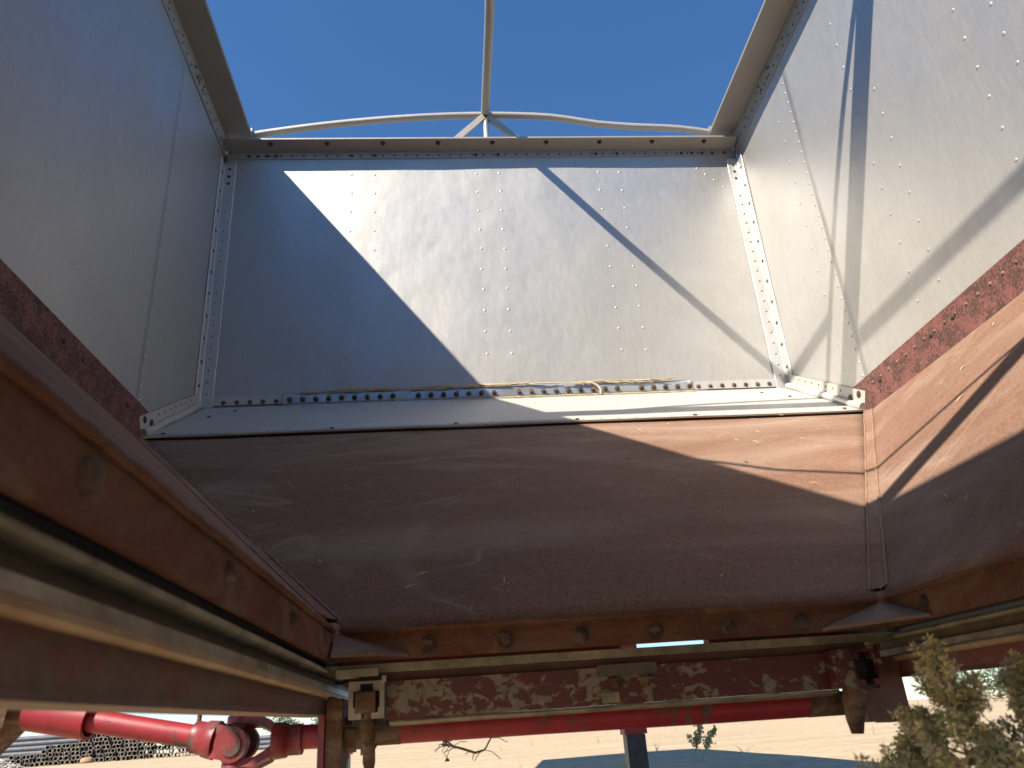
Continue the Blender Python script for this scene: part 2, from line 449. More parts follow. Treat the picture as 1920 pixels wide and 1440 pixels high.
# --- side walls
for s in (-1, 1):
    def q(*p): return [(s*a, b, c) for a, b, c in p]
    # far sheet, then the sheet that laps over it; the normal must face inward
    pts = [(s*W, 0, -0.32), (s*W, -0.575, -0.32), (s*W, -0.575, 1.27), (s*W, 0, 1.27)]
    if s < 0: pts = [pts[1], pts[0], pts[3], pts[2]]
    m = MB().sheet(*pts, 22, 48, dent(14+s, 0.002, 2.4))
    SW = obj('side_wall', m, 'alu', T, label='%s side wall of riveted aluminium sheet' % ('sunlit right' if s > 0 else 'shaded left'))
    xi = s*(W-0.0032)
    pts = [(xi, -0.555, -0.315), (xi, YN, -0.315), (xi, YN, 1.27), (xi, -0.555, 1.27)]
    if s < 0: pts = [pts[1], pts[0], pts[3], pts[2]]
    m = MB().sheet(*pts, 130, 44, dent(20+s, 0.0022, 2.2), 0.002)
    WS = obj('wall_sheet', m, 'alu', SW)
    nrm = (-s, 0, 0)
    zz = [1.028-0.1045*k for k in range(12)]
    zz = [z for z in zz if z > -0.16]
    xr = s*(W-0.0045)
    d1 = dent(20+s, 0.0022, 2.2); d0 = dent(14+s, 0.002, 2.4)
    rivets(SW, [(xi-s*(d1((xi, y, z))-0.0006), y+rnd.uniform(-0.002, 0.002), z+rnd.uniform(-0.003, 0.003)) for y in (-0.93, -1.042, -1.432, -1.542) for z in zz], nrm, 'x%d' % s, 0.0070, 0.0022)
    rivets(SW, [(s*(W-d0((s*W, -0.435, z))+0.0006), -0.435, z) for z in zz], nrm, 'x%d' % s)
    rivet_row(SW, [(xr, y, z) for y in (-1.93, -2.04, -2.43, -2.54, -2.93, -3.04) for z in zz], nrm, 0.008, 0.005, 'alu_angle')
    rivet_row(SW, [(s*(W-d0((s*W, -0.537, 1.14-0.0512*k))+0.0004), -0.537, 1.14-0.0512*k) for k in range(27)], nrm, 0.0056, 0.003, 'alu')
    # --- top rail: riveted leg, wide flange, lip
    m = MB()
    a = W-0.004; b = W-0.1228
    prof = [(W+0.05, 1.2356), (a-0.003, 1.2356), (a-0.003, 1.331), (b+0.004, 1.3325), (b, 1.3345), (b, 1.346), (b+0.006, 1.349), (W+0.05, 1.349)]
    m.prism([(s*x, -0.0, z) for x, z in prof], (0, YN, 0))
    TR = obj('top_rail', m, 'alu_rail', T)
    rivet_row(TR, [(s*(a-0.003), -0.05-0.052*k, 1.262) for k in range(26)]+[(s*(a-0.003), -0.03-0.15*k, 1.293) for k in range(10)], nrm, 0.0055, 0.003, 'boltdark')
    bolts(TR, [(s*(a-0.003), -0.375, 1.268), (s*(a-0.003), -0.445, 1.268), (s*(a-0.003), -0.36, 1.302), (s*(a-0.003), -0.465, 1.302)], nrm, 'tr%d' % s, 0.007, 0.004, 'boltdark', False)
    if s < 0:
        m = MB().pipe((s*(a-0.004), -0.42, 1.285), (s*(a-0.009), -0.42, 1.285), 0.017, 0.010, 16)
        obj('ring_fitting', m, 'alu_rail', TR)
    # --- corner angle with two legs
    m = MB()
    e = 0.0048
    x0, x1 = s*(W-0.006), s*(W-0.056)
    m.box((x1, -0.0052, -0.012), (s*(W-0.0022), -0.0022, 1.20))
    m.box((s*(W-0.0022), -0.006, -0.012), (s*(W-0.0056), -0.052, 1.195))
    CA = obj('corner_angle', m, 'alu_angle', T)
    m = MB().tube([(s*(W-0.007), -0.0075, -0.01+0.1*k) for k in range(13)], 0.0045, 8)
    obj('corner_bead', m, 'alu_angle', CA)
    m = MB()
    m.tube([(x1+0.0006*math.sin(k*1.7), -0.0045, -0.01+0.05*k) for k in range(25)], 0.0028, 6)
    m.tube([(s*(W-0.004), -0.053+0.0006*math.sin(k*2.1), -0.01+0.05*k) for k in range(25)], 0.0028, 6)
    obj('sealant_bead', m, 'sealant', CA)
    rivet_row(CA, [(s*(W-0.03), -0.0052, 0.985-0.0515*k) for k in range(19)], (0, -1, 0), 0.0058, 0.0035, 'alu_rail')
    bolts(CA, [(s*(W-0.030), -0.0052, z) for z in (1.165, 1.125, 1.085)], (0, -1, 0), 'cay', 0.0075, 0.003, 'boltdark', False)
    bolts(CA, [(s*(W-0.0056), -0.029, 1.13-0.1045*k) for k in range(11)], nrm, 'cax%d' % s, 0.0075, 0.003, 'boltdark', False)
    # --- red steel strip at the foot of the wall
    m = MB()
    xs1 = s*(W-0.0075)
    m.prism([(s*(W-0.0045), -0.40, ZS1), (xs1, -0.40, ZS1), (xs1, -0.40, ZS2-0.012), (s*(W-0.0045), -0.40, ZS2-0.012)], (0, -3.9, 0))
    KS = obj('base_strip', m, 'strip', SW, label='chipped red steel strip along the wall foot')
    rr = []
    y = -0.60
    while y > -2.1:
        rr.append((xs1, y, ZS1-0.036)); y -= 0.052
    rivet_row(KS, rr, nrm, 0.0062, 0.004, 'gusset')
    bolts(KS, [(xs1, -0.64, ZS1-0.045), (xs1, -0.945, ZS1-0.04), (xs1, -1.055, ZS1-0.04), (xs1, -1.44, ZS1-0.04), (xs1, -1.55, ZS1-0.04)], nrm, 'ks%d' % s, 0.0095, 0.004, 'boltdark', False)

# --- end rail on the far wall
m = MB()
prof = [(0.05, 1.221), (-0.0045, 1.221), (-0.0045, 1.262), (-0.0705, 1.2715), (-0.0756, 1.2735), (-0.0756, 1.281), (-0.07, 1.284), (0.05, 1.284)]
m.prism([(-W+0.012, y, z) for y, z in prof], (2*W-0.024, 0, 0))
ER = obj('top_rail', m, 'alu_rail', T)
rivet_row(ER, [(-1.05+0.0515*k, -0.0045, 1.238) for k in range(41)], (0, -1, 0), 0.0052, 0.003, 'boltdark')
bolts(ER, [(x, -0.0045, 1.238) for x in (-1.09, -1.05, -1.01, -0.97, -0.627, -0.521, -0.055, 0.05, 0.514, 0.617, 0.93, 0.98, 1.03, 1.08, 1.14)], (0, -1, 0), 'er', 0.0085, 0.0035, 'boltdark', False)
bolts(ER, [(-0.985+0.252*k, -0.052, 1.2695) for k in range(9)], (0, -0.15, -1), 'eru', 0.0075, 0.010, 'boltdark')

# --- flashing under the far wall
sl = Vector((0, LY, LZ)).normalized()
nf = Vector((0, LZ, -LY)).normalized()*1.0
if nf.z < 0: nf = -nf
o3 = nf*0.005
def fl(x, t, lift=0.0032): 
    p = Vector((x, 0, 0))+sl*t+nf*lift
    return p
LEN = Vector((0, LY, LZ)).length
FL = MB().sheet(fl(-W+0.003, LEN), fl(W-0.003, LEN), fl(W-0.003, 0.0), fl(-W+0.003, 0.0), 60, 12, lambda p: 0.0018*nz(p, 3.0, 2)+0.0022*nz((p[0], 0, 0), 4.0, 8)*(0.8 if p[1] < LY*0.9 else 0.2), 0.006)
FL = obj('flashing', FL, 'cream', T, label='pale sloping flashing between end wall and brown slope')
for s in (-1, 1):
    m = MB()
    A = fl(s*(W-0.009), 0.02, 0.004); B = fl(s*(W-0.009), LEN-0.01, 0.004)
    up = Vector((0, 0, 1))
    pr = [A, B, B+nf*0.062, A+nf*0.055]
    m.prism(pr, (s*0.004, 0, 0))
    m.tube([fl(s*(W-0.016), 0.02+(LEN-0.028)*k/12, 0.012+0.0025*math.sin(k*1.1)) for k in range(13)], 0.014, 10)
    obj('flashing_upstand', m, 'cream', FL)
rivet_row(FL, [tuple(fl(-1.05+0.105*k, 0.20, 0.0055)) for k in range(21)]+[tuple(fl(-1.1+0.06*k, LEN-0.02, 0.0055)) for k in range(37)], nf, 0.005, 0.0025, 'alu_angle')
bolts(FL, [tuple(fl(s*x, t, 0.006)) for s in (-1, 1) for x, t in ((1.13, LEN-0.03), (1.02, 0.14), (1.08, 0.26))]+[tuple(fl(-0.6+0.4*k, LEN-0.015, 0.006)) for k in range(4)], nf, 'fl', 0.008, 0.003, 'boltdark', False)
for s in (-1, 1):
    bolts(FL, [tuple(fl(s*(W-0.010), LEN-0.05, 0.05)), tuple(fl(s*(W-0.012), LEN-0.10, 0.03))], (-s, 0, 0), 'flx%d' % s, 0.013, 0.004, 'boltdark', False)
    rivet_row(FL, [tuple(fl(s*(W-0.0092), 0.10+0.055*k, 0.047)) for k in range(7)], (-s, 0, 0), 0.004, 0.002, 'boltdark')
# bottom flange and galvanised patch with bolts
m = MB().box((-1.146, -0.0068, 0.006), (1.146, -0.003, 0.042))
BF = obj('bottom_flange', m, 'alu_angle', EW)
m = MB().sheet((-0.876, -0.0105, 0.000), (0.784, -0.0105, 0.000), (0.784, -0.0105, 0.047), (-0.876, -0.0105, 0.047), 80, 6, lambda p: 0.0035*nz((p[0], 0, p[2]*2), 5.0, 3)+0.002*nz(p, 16, 7), 0.0014)
m.sheet((-0.876, -0.030, -0.014), (0.784, -0.030, -0.014), (0.784, -0.0105, 0.001), (-0.876, -0.0105, 0.001), 60, 2, lambda p: 0.001*nz(p, 12, 3), 0.0014)
PS = obj('repair_strip', m, 'zinc', EW, label='dented galvanised repair strip along the wall foot')
bolts(EW, [(-1.10+0.0505*k, -0.007, 0.017) for k in range(5)] + [(0.81+0.0505*k, -0.007, 0.020) for k in range(7)], (0, -1, 0), 'bw', 0.0095, 0.006, 'bolt', False)
skip = {9, 17, 27}
bolts(EW, [(-0.845+0.0505*k, -0.0115, 0.019) for k in range(33) if k not in skip], (0.1, -1, 0.1), 'bp', 0.0072, 0.014, 'bolt')

# --- slope sheets (closed plates)
TH = 0.006
def slope(name, P, label=None, amp=0.003, nu=50, nv=40, seed=1):
    m = MB().sheet(*P, nu, nv, dent(seed, amp, 1.6), TH)
    return obj(name, m, 'slope', T, label=label)
SF = slope('slope_sheet', [(-OX, OY, OZ), (OX, OY, OZ), (W, LY+0.02, LZ+0.0), (-W, LY+0.02, LZ)], 'brown far slope sheet', seed=31)
m = MB().sheet((-W, LY+0.02, LZ-0.001), (W, LY+0.02, LZ-0.001), (W, 0.0, -0.002), (-W, 0.0, -0.002), 4, 4, None, TH)
obj('upper_sheet', m, 'slope', SF)
SR = slope('slope_sheet', [(OX, OY, OZ), (OX, OYN, OZ), (W, OYN-1.24, ZS2), (W, LY+0.0, ZS2)], 'brown right slope sheet', seed=41, nu=70)
SL = slope('slope_sheet', [(-OX, OYN, OZ), (-OX, OY, OZ), (-W, LY+0.0, ZS2), (-W, OYN-1.24, ZS2)], 'brown left slope sheet', amp=0.0015, seed=51, nu=70)
slope('slope_sheet', [(OX, OYN, OZ), (-OX, OYN, OZ), (-W, OYN-1.24, ZS2), (W, OYN-1.24, ZS2)], 'near slope sheet', seed=61, nu=16, nv=12)
m = MB().sheet((W, YN, ZS2), (-W, YN, ZS2), (-W, YN, 1.33), (W, YN, 1.33), 10, 8, None, 0.004)
obj('near_wall', m, 'alu', T)
m = MB().sheet((W, OYN-1.24, ZS2), (-W, OYN-1.24, ZS2), (-W, YN, ZS2+0.25), (W, YN, ZS2+0.25), 4, 3, None, 0.004)
obj('near_flashing', m, 'slope', T)
# valley strips with their weld beads
for s in (-1, 1):
    A = Vector((s*OX, OY, OZ)); B = Vector((s*W, LY, ZS2))
    dv = (B-A).normalized()
    fn = Vector((0, LZ-OZ, -(LY-OY))).normalized(); fn = fn if fn.z > 0 else -fn
    sn = Vector((-(ZS2-OZ)*s, 0, (W-OX))).normalized()
    ef = fn.cross(dv).normalized(); ef = ef if ef.x*s < 0 else -ef       # across the far slope
    es = sn.cross(dv).normalized(); es = es if es.y < 0 else -es        # across the side slope
    n = 26
    va = []; 
    m = MB()
    wf, ws = 0.015, 0.013
    df = dent(31, 0.003, 1.6); ds = dent(41, 0.003, 1.6) if s > 0 else dent(51, 0.0015, 1.6)
    def vp(k, e_, w_, n_, d_):
        q_ = A+dv*((B-A).length*(0.012+0.985*k/n))+e_*w_
        return q_+n_*(d_(q_)+0.0012)
    L1 = [vp(k, ef, wf+0.001*nz((k*0.9, 0, s), 1.0), fn, df) for k in range(n+1)]
    L2 = [vp(k, es, ws+0.001*nz((k*0.9, 3, s), 1.0), sn, ds) for k in range(n+1)]
    m.add(L1+L2, [(k, k+1, n+2+k, n+1+k) if s > 0 else (k, n+1+k, n+2+k, k+1) for k in range(n)], True)
    VS = obj('valley_strip', m, 'slope', T)
    m = MB()
    for L in (L1, L2):
        P = []; Rr = []
        for k in range(len(L)-1):
            for t in range(4):
                f = t/4
                P.append(L[k].lerp(L[k+1], f)+Vector((rnd.uniform(-1, 1), rnd.uniform(-1, 1), rnd.uniform(-1, 1)))*0.0006)
                Rr.append(0.0026+rnd.uniform(-0.0006, 0.0008))
        m.tube(P, Rr, 6)
    obj('weld_bead', m, 'weld', VS)

# --- discharge frame: four flange plates with bolts, corner gussets
DF = MB()
ZP = -1.1225
DF = obj('frame_plate', MB().box((-OX-0.006, OY+0.0008, OZ-0.0008), (OX+0.006, OY+0.009, ZP)), 'plate', T, label='rusty far flange of the discharge trap')
bolts(DF, [(-0.264+0.1056*k, OY+0.0005, -1.1075) for k in range(6)], (0, -1, 0), 'dfy', 0.0078, 0.008, 'bolt')
m = MB()
P = []; Rr = []
k = 0
while -OX+k*0.006 < OX:
    P.append((-OX+k*0.006, OY-0.001+0.001*nz((k*0.3, 0, 0), 1.0), OZ-0.004+0.0015*nz((k*0.22, 5, 0), 1.0))); Rr.append(0.0042+0.0012*nz((k*0.5, 9, 0), 1.0)); k += 1
m.tube(P, Rr, 6)
obj('weld_bead', m, 'plate', DF)
for s in (-1, 1):
    m = MB().box((s*(OX+0.0006), OYN, OZ-0.0008), (s*(OX+0.008), OY+0.0078, ZP-0.0003))
    FP = obj('frame_plate', m, 'plate', T, label='rusty %s flange of the discharge trap' % ('right' if s > 0 else 'left'))
    ys = [-1.83, -2.047, -2.285, -2.524, -2.76, -2.98] if s < 0 else [-1.861, -2.10, -2.34, -2.58, -2.82]
    bolts(FP, [(s*(OX+0.0006), y, -1.1005) for y in ys], (-s, 0, 0), 'dfx%d' % s, 0.0095, 0.0068, 'bolt', False)
    m = MB()
    P = []; Rr = []
    y = OY; k = 0
    while y > OYN:
        P.append((s*(OX-0.001+0.001*nz((k*0.3, s, 0), 1.0)), y, OZ-0.003+0.0014*nz((k*0.22, 2, s), 1.0))); Rr.append(0.0032+0.0006*nz((k*0.5, 4, s), 1.0)); k += 1; y -= 0.008
    m.tube(P, Rr, 6)
    obj('weld_bead', m, 'plate', FP)
    # gusset: a folded triangular plate in the far corner
    a = Vector((s*(OX-0.002), OY-0.004, OZ-0.006))
    b = Vector((s*(OX-0.005), OY-0.115 if s > 0 else OY-0.055, -1.117))
    c2 = Vector((s*0.292, OY-0.004, -1.117))
    d2 = Vector((s*(OX-0.062), OY-0.038, -1.1165))
    th = Vector((0, 0, -0.0045))
    m = MB()
    top = [a, b, d2, c2]
    vs = top+[p+th for p in top]
    F = [(0, 1, 2), (0, 2, 3), (4, 6, 5), (4, 7, 6), (0, 4, 5, 1), (1, 5, 6, 2), (2, 6, 7, 3), (3, 7, 4, 0)]
    m.add(vs, F)
    obj('corner_gusset', m, 'gusset', DF)
    obj('weld_lump', MB().dome((s*(OX+0.004), OY+0.004, OZ-0.006), (-s*0.6, -0.6, 0.6), 0.017, 0.014, 10, 3), 'slope', DF)
m = MB().box((-OX-0.006, OYN-0.009, OZ-0.006), (OX+0.006, OYN-0.0005, ZP))
obj('frame_plate', m, 'plate', T)

# --- slide-gate guide rails on both sides
for s in (-1, 1):
    GR = None
    def ext(name, prof, mat, y0, y1, parent, **k):
        m = MB().prism([(s*x, y0, z) for x, z in prof], (0, y1-y0, 0))
        return obj(name, m, mat, parent, **k)
    ynear, yfar = -3.15, -1.34
    m = MB().prism([(s*0.4405, ynear, -1.055), (s*0.4015, ynear, -1.095), (s*0.402, ynear, -1.1245), (s*0.4405, ynear, -1.1245)], (0, -1.50-ynear, 0))
    obj('gap_shade_strip', m, 'black', T)  # added black strip: closes the gap above the guide and paints its shade
    GR = ext('gate_guide', [(0.436, -1.1290), (0.404, -1.1290), (0.399, -1.1305), (0.3968, -1.1333), (0.3985, -1.1358), (0.404, -1.1374), (0.436, -1.1375)], 'guide', ynear, yfar, T,
             label='worn metal gate guide on the %s side' % ('right' if s > 0 else 'left'))
    ext('guide_groove', [(0.436, -1.138), (0.411, -1.138), (0.409, -1.1485), (0.436, -1.1485)], 'guide_dark', ynear, yfar, GR)
    ext('guide_web', [(0.436, -1.149), (0.4015, -1.149), (0.400, -1.1575), (0.436, -1.1575)], 'guide', ynear, yfar, GR)
    ext('guide_edge', [(0.436, -1.158), (0.3975, -1.158), (0.393, -1.1605), (0.393, -1.1645), (0.3965, -1.1665), (0.436, -1.1665)], 'guide_tan', ynear, yfar-0.05, GR)
    m = MB()
    def bp(y_, zb): return [(s*x, y_, z) for x, z in [(0.436, -1.167), (0.402, -1.167), (0.4015, zb+0.0045), (0.399, zb), (0.436, zb)]]
    V5 = bp(ynear, -1.2025)+bp(-1.68, -1.1870)
    m.add(V5, [(4, 3, 2, 1, 0), (5, 6, 7, 8, 9)]+[(i, (i+1) % 5, (i+1) % 5+5, i+5) for i in range(5)])
    obj('guide_beam', m, 'beam_red', GR)

# --- cross beam under the far flange
m = MB().box((-0.405, OY+0.012, -1.1268), (0.405, OY+0.034, -1.1385))
GS = obj('gate_strip', m, 'guide', T, label='worn silver strip under the far flange')
m = MB().box((-0.36, OY+0.018, -1.1391), (0.36, OY+0.030, -1.1500))
obj('strip_web', m, 'beam_red', GS)
m = MB().box((-0.322, OY+0.004, -1.1505), (0.305, OY+0.030, -1.198))
CB = obj('cross_beam', m, 'flaky', T, label='cross beam with flaking red paint over beige')
m = MB().prism([(-0.318, OY+0.006, -1.1985), (-0.318, OY+0.046, -1.2005), (-0.318, OY+0.046, -1.2075), (-0.318, OY+0.004, -1.2015)], (0.62, 0, 0))
obj('beam_flange', m, 'guide', CB)
m = MB().box((-0.035, OY-0.0035, -1.1475), (0.047, OY+0.0035, -1.1625))
CL = obj('clip_plate', m, 'guide_dark', CB)
bolts(CL, [(-0.012, OY+0.001, -1.168), (0.03, OY+0.001, -1.168)], (0, -0.2, -1), 'cl', 0.007, 0.010, 'rust')
m = MB().box((-0.032, OY+0.001, -1.183), (-0.008, OY+0.0035, -1.196))
obj('weld_pad', m, 'guide', CB)
# red flange of the frame behind the slit
for xa, xb in ((-0.50, 0.034), (0.178, 0.50)):
    obj('rear_flange', MB().box((xa, OY+0.16, -1.088), (xb, OY+0.19, -1.140)), 'red_old', T)

# --- gate brackets with a cross-shaped hole, block and spindle
def bracket(x0, x1, z1, z0, y, mat, name, label):
    w_, h_ = x1-x0, z1-z0
    m = MB()
    t = 0.012
    def bx(u0, u1, v0, v1, d0=0.0, d1=t): m.box((x0+u0*w_, y+d0, z0+v0*h_), (x0+u1*w_, y+d1, z0+v1*h_))
    bx(0, 1, 0.93, 1.0); bx(0, 0.13, 0.0, 0.9299); bx(0.87, 1, 0.0, 0.9299)
    bx(0.1301, 0.32, 0.74, 0.9299); bx(0.68, 0.8699, 0.74, 0.9299)
    bx(0.1301, 0.36, 0.0, 0.16); bx(0.64, 0.8699, 0.0, 0.16)
    bx(0.1301, 0.18, 0.161, 0.30); bx(0.82, 0.8699, 0.161, 0.30)
    bx(0.94, 1.05, 0.95, 1.12, -0.002, 0.010)
    o = obj(name, m, mat, T, label=label)
    m = MB()
    m.box((x0+0.02*w_, y+t+0.022, z0-0.16*h_), (x1-0.02*w_, y+t+0.030, z1-0.03*h_))
    m.box((x0-0.001, y+t+0.0002, z0+0.02*h_), (x0+0.006, y+t+0.030, z1-0.02*h_))
    m.box((x1-0.006, y+t+0.0002, z0+0.02*h_), (x1+0.001, y+t+0.030, z1-0.02*h_))
    obj('socket', m, 'black', o)  # black backing stands in for the shade inside the hole
    return o
BL = bracket(-0.3685, -0.3225, -1.1495, -1.1955, OY-0.016, 'casting', 'gate_bracket', 'pale casting bracket with cross-shaped hole and rusty square block')
obj('square_block', MB().box((-0.359, OY-0.026, -1.163), (-0.3335, OY+0.012, -1.1885)), 'rust', BL)
m = MB()
m.tube([(-0.345, OY-0.006, -1.189), (-0.345, OY-0.006, -1.199)], 0.0075, 10)
m.tube([(-0.345, OY-0.006, -1.1992), (-0.344, OY-0.006, -1.216), (-0.343, OY-0.006, -1.224)], [0.010, 0.0095, 0.0085], 12)
m.tube([(-0.343, OY-0.006, -1.2242), (-0.343, OY-0.006, -1.234), (-0.3425, OY-0.006, -1.2345), (-0.3425, OY-0.006, -1.246), (-0.342, OY-0.006, -1.256)], [0.0105, 0.0112, 0.0085, 0.0082, 0.006], 10)
obj('spindle', m, 'rust', BL)
obj('wear_block', MB().box((-0.386, OY-0.012, -1.1335), (-0.331, OY+0.0115, -1.1435)), 'casting', BL)
BR = bracket(0.316, 0.362, -1.1495, -1.196, OY-0.014, 'flaky', 'gate_bracket', 'red chipped bracket with open dark socket')
obj('side_cheek', MB().box((0.290, OY-0.022, -1.1485), (0.3155, OY+0.0035, -1.1985)), 'flaky', BR)
m = MB().tube([(0.325, OY+0.005, -1.199), (0.318, OY+0.005, -1.215), (0.315, OY+0.005, -1.238), (0.314, OY+0.005, -1.256)], [0.017, 0.015, 0.012, 0.008], 10)
obj('spindle', m, 'rust', BR)
m = MB().box((0.338, OY+0.012, -1.2), (0.365, OY+0.03, -1.243))
m.box((0.365, OY+0.012, -1.16), (0.40, OY+0.05, -1.245))
obj('hanger_plate', m, 'beam_red', BR)

# --- gate drive shaft with universal joint
PY = OY+0.05
SH = obj('drive_shaft', MB().tube([(-0.365, PY, -1.2125), (-0.12, PY, -1.2135), (0.12, PY, -1.2155), (0.40, PY, -1.2165)], 0.0158, 20), 'red', T, label='red drive shaft running under the cross beam')
m = MB().tube([(-0.366, PY, -1.2125), (-0.305, PY, -1.2127)], 0.0162, 20)
obj('worn_sleeve', m, 'rust', SH)
m = MB().tube([(0.27, PY, -1.216), (0.405, PY, -1.2165)], 0.0163, 20)
obj('worn_sleeve', m, 'rust', SH)
m = MB().box((-0.4085, PY-0.055, -1.165), (-0.4005, PY+0.04, -1.275))
BP = obj('bearing_plate', m, 'red_old', SH)
m = MB()
m.prism([(-0.3995, PY-0.05, -1.168), (-0.3995, PY-0.05, -1.25), (-0.3995, PY-0.02, -1.262), (-0.3995, PY+0.03, -1.24), (-0.3995, PY+0.03, -1.168)], (0.021, 0, 0))
obj('bearing_block', m, 'rust', BP)
m = MB().tube([(-0.378, PY, -1.2125), (-0.366, PY, -1.2125)], 0.023, 6, False)
m.tube([(-0.3659, PY, -1.2125), (-0.358, PY, -1.2125)], 0.019, 14)
obj('collar_nut', m, 'rust', BP)
# stub, yokes, cross, inclined shaft, sleeve
m = MB().tube([(-0.462, PY, -1.211), (-0.409, PY, -1.2115)], 0.0155, 18)
obj('stub_shaft', m, 'red', SH)
UJ = empty('tmp', (0, 0, 0)); 
bpy.data.objects.remove(UJ)
def yoke(center, axis, earaxis, rhub, hub_len, arm, half, mat, parent, wdt=0.024):
    """hub along axis ending in two ears at +-earaxis that reach the cross centre"""
    c = Vector(center); a = Vector(axis).normalized(); e = Vector(earaxis); e = (e-a*e.dot(a)).normalized(); n = a.cross(e)
    m = MB()
    m.tube([c-a*(arm+hub_len), c-a*(arm+hub_len*0.45), c-a*(arm+hub_len*0.44), c-a*(arm-0.002)], [rhub, rhub, rhub*1.12, rhub*1.2], 18)
    for sgn in (-1, 1):
        pts = [(-arm-0.008, half*0.25), (-arm+0.004, half*0.72), (-arm*0.55, half*0.98), (0.0, half), (wdt*0.5, half)]
        pin = [(wdt*0.5, half-0.010), (0.0, half-0.010), (-arm*0.55, half*0.98-0.011), (-arm*0.78, half*0.45), (-arm-0.008, half*0.0)]
        poly = pts+pin
        w2 = [wdt*0.52, wdt*0.52, wdt*0.5, wdt*0.5, wdt*0.22, wdt*0.22, wdt*0.5, wdt*0.5, wdt*0.52, wdt*0.52]
        A = [c+a*p+e*(q*sgn)+n*w for (p, q), w in zip(poly, w2)]
        B = [c+a*p+e*(q*sgn)-n*w for (p, q), w in zip(poly, w2)]
        k = len(poly)
        F = [(i, (i+1) % k, (i+1) % k+k, i+k) for i in range(k)]
        F += [(i, i+1, k-2-i, k-1-i) for i in range(4)] + [(k+k-1-i, k+k-2-i, k+i+1, k+i) for i in range(4)]
        m.add(A+B, F)
        m.tube([c+e*(sgn*(half-0.0102)), c+e*(sgn*(half+0.0005))], wdt*0.56, 16)
    o = obj('yoke', m, mat, parent)
    for sgn in (-1, 1):
        obj('pin_cap', MB().tube([c+e*(sgn*half), c+e*(sgn*(half+0.003))], wdt*0.36, 16), 'red_old', o)
    return o
JC = Vector((-0.523, PY-0.002, -1.2135))
LA = Vector((0.21, -0.02, -0.043)).normalized()
yoke(JC, (-1, 0, 0), (0, 0.22, 1), 0.0195, 0.036, 0.050, 0.0325, 'red_old', SH, 0.030)
yoke(JC, LA, (0, 1, 0.05), 0.0205, 0.030, 0.030, 0.025, 'red_old', SH, 0.040)
m = MB().tube([JC-Vector((0, 0.024, 0)), JC+Vector((0, 0.024, 0))], 0.008, 12)
m.tube([JC-Vector((0, 0, 0.024)), JC+Vector((0, 0, 0.024))], 0.008, 12)
obj('cross_pin', m, 'rust', SH)
E0 = JC-LA*0.052
E1 = JC-LA*0.208
m = MB().tube([E0, E1], 0.0148, 18)
obj('inclined_shaft', m, 'red', SH)
m = MB().tube([E0-LA*0.004+Vector((0, 0, 0.012)), E0-LA*0.002+Vector((-0.001, 0, 0.034))], 0.0032, 8)
obj('grease_nipple', m, 'rust', SH)
m = MB().pipe(E1-LA*0.085, E1+LA*0.002, 0.0252, 0.0205, 22, 0, 1)
obj('shaft_sleeve', m, ['red', 'rust'], SH)
m = MB().tube([E1-LA*0.20, E1-LA*0.03], 0.019, 16)
obj('inner_shaft', m, 'rust', SH)
m = MB().prism([E1-LA*0.088+Vector(q) for q in ((-0.01, -0.03, 0.05), (-0.01, 0.04, 0.05), (-0.018, 0.04, -0.02), (-0.06, 0.03, -0.07), (-0.06, -0.02, -0.07), (-0.018, -0.03, -0.02))], (-0.012, 0, 0.0))
obj('shaft_hanger', m, 'rust', SH)

obj('tie_wire', MB().tube([(-0.405, OY-0.02, -1.198), (-0.36, OY-0.026, -1.203), (-0.31, OY-0.026, -1.206), (-0.25, OY-0.02, -1.2145)], 0.00035, 5), 'rust', SH)

# --- roof gear: bows, ridge pole, cross members (most of them above the picture, their shadows fall inside)
def bow(y, ztop, zend, dents=False, parent=T):
    P = []
    n = 28
    for k in range(n+1):
        x = -1.085+2.17*k/n
        f = 1-abs(x/1.085)**1.9
        z = zend+(ztop-zend)*f
        if dents and 0.25 < x < 1.0: z -= 0.030*math.sin((x-0.25)/0.75*math.pi)**2 if x < 0.6 else 0.026*math.sin((x-0.25)/0.75*math.pi)**2
        P.append((x, y, z))
    return obj('roof_bow', MB().tube(P, 0.0165, 12), 'tube_alu', parent)
B0 = bow(-0.02, 1.462, 1.347, True)
m = MB()
for s in (-1, 1): m.box((s*1.075, -0.045, 1.3495), (s*1.10, 0.005, 1.368))
obj('bow_socket', m, 'alu_rail', B0)
m = MB().tube([(0, -0.02, 1.29), (0, -0.02, 1.45)], 0.0135, 10)
obj('king_post', m, 'tube_alu', B0)
m = MB()
for s in (-1, 1):
    A = Vector((0.0, -0.035, 1.455)); B = Vector((s*0.175, -0.035, 1.275))
    dd = (B-A).normalized(); nn = Vector((dd.z, 0, -dd.x))
    m.prism([A+nn*0.015, B+nn*0.015, B-nn*0.015, A-nn*0.015], (0, 0.014 if s > 0 else 0.0135, 0))
obj('bow_brace', m, 'alu_rail', B0)
obj('ridge_pole', MB().tube([(0, -0.02, 1.467), (0.004, -0.5, 1.508), (0.002, -1.0, 1.578), (0, -1.44, 1.648)], 0.0205, 14), 'tube_alu', T)
bow(-1.44, 1.655, 1.349)
obj('roof_cross_member', MB().box((-1.09, -1.485, 1.3495), (1.09, -1.375, 1.375)), 'alu_rail', T)
obj('roof_cross_member', MB().box((-1.09, -2.915, 1.3495), (1.09, -2.815, 1.375)), 'alu_rail', T)
m = MB()
n = 24
V = []
for yy in (-3.29, -3.6, -4.0, -4.4, YN-0.02):
    for k in range(n+1):
        x = -1.19+2.38*k/n
        V.append((x, yy, 1.352+0.02*(1-(x/1.19)**2)+0.006*nz((x, yy, 0), 3.0, 2)))
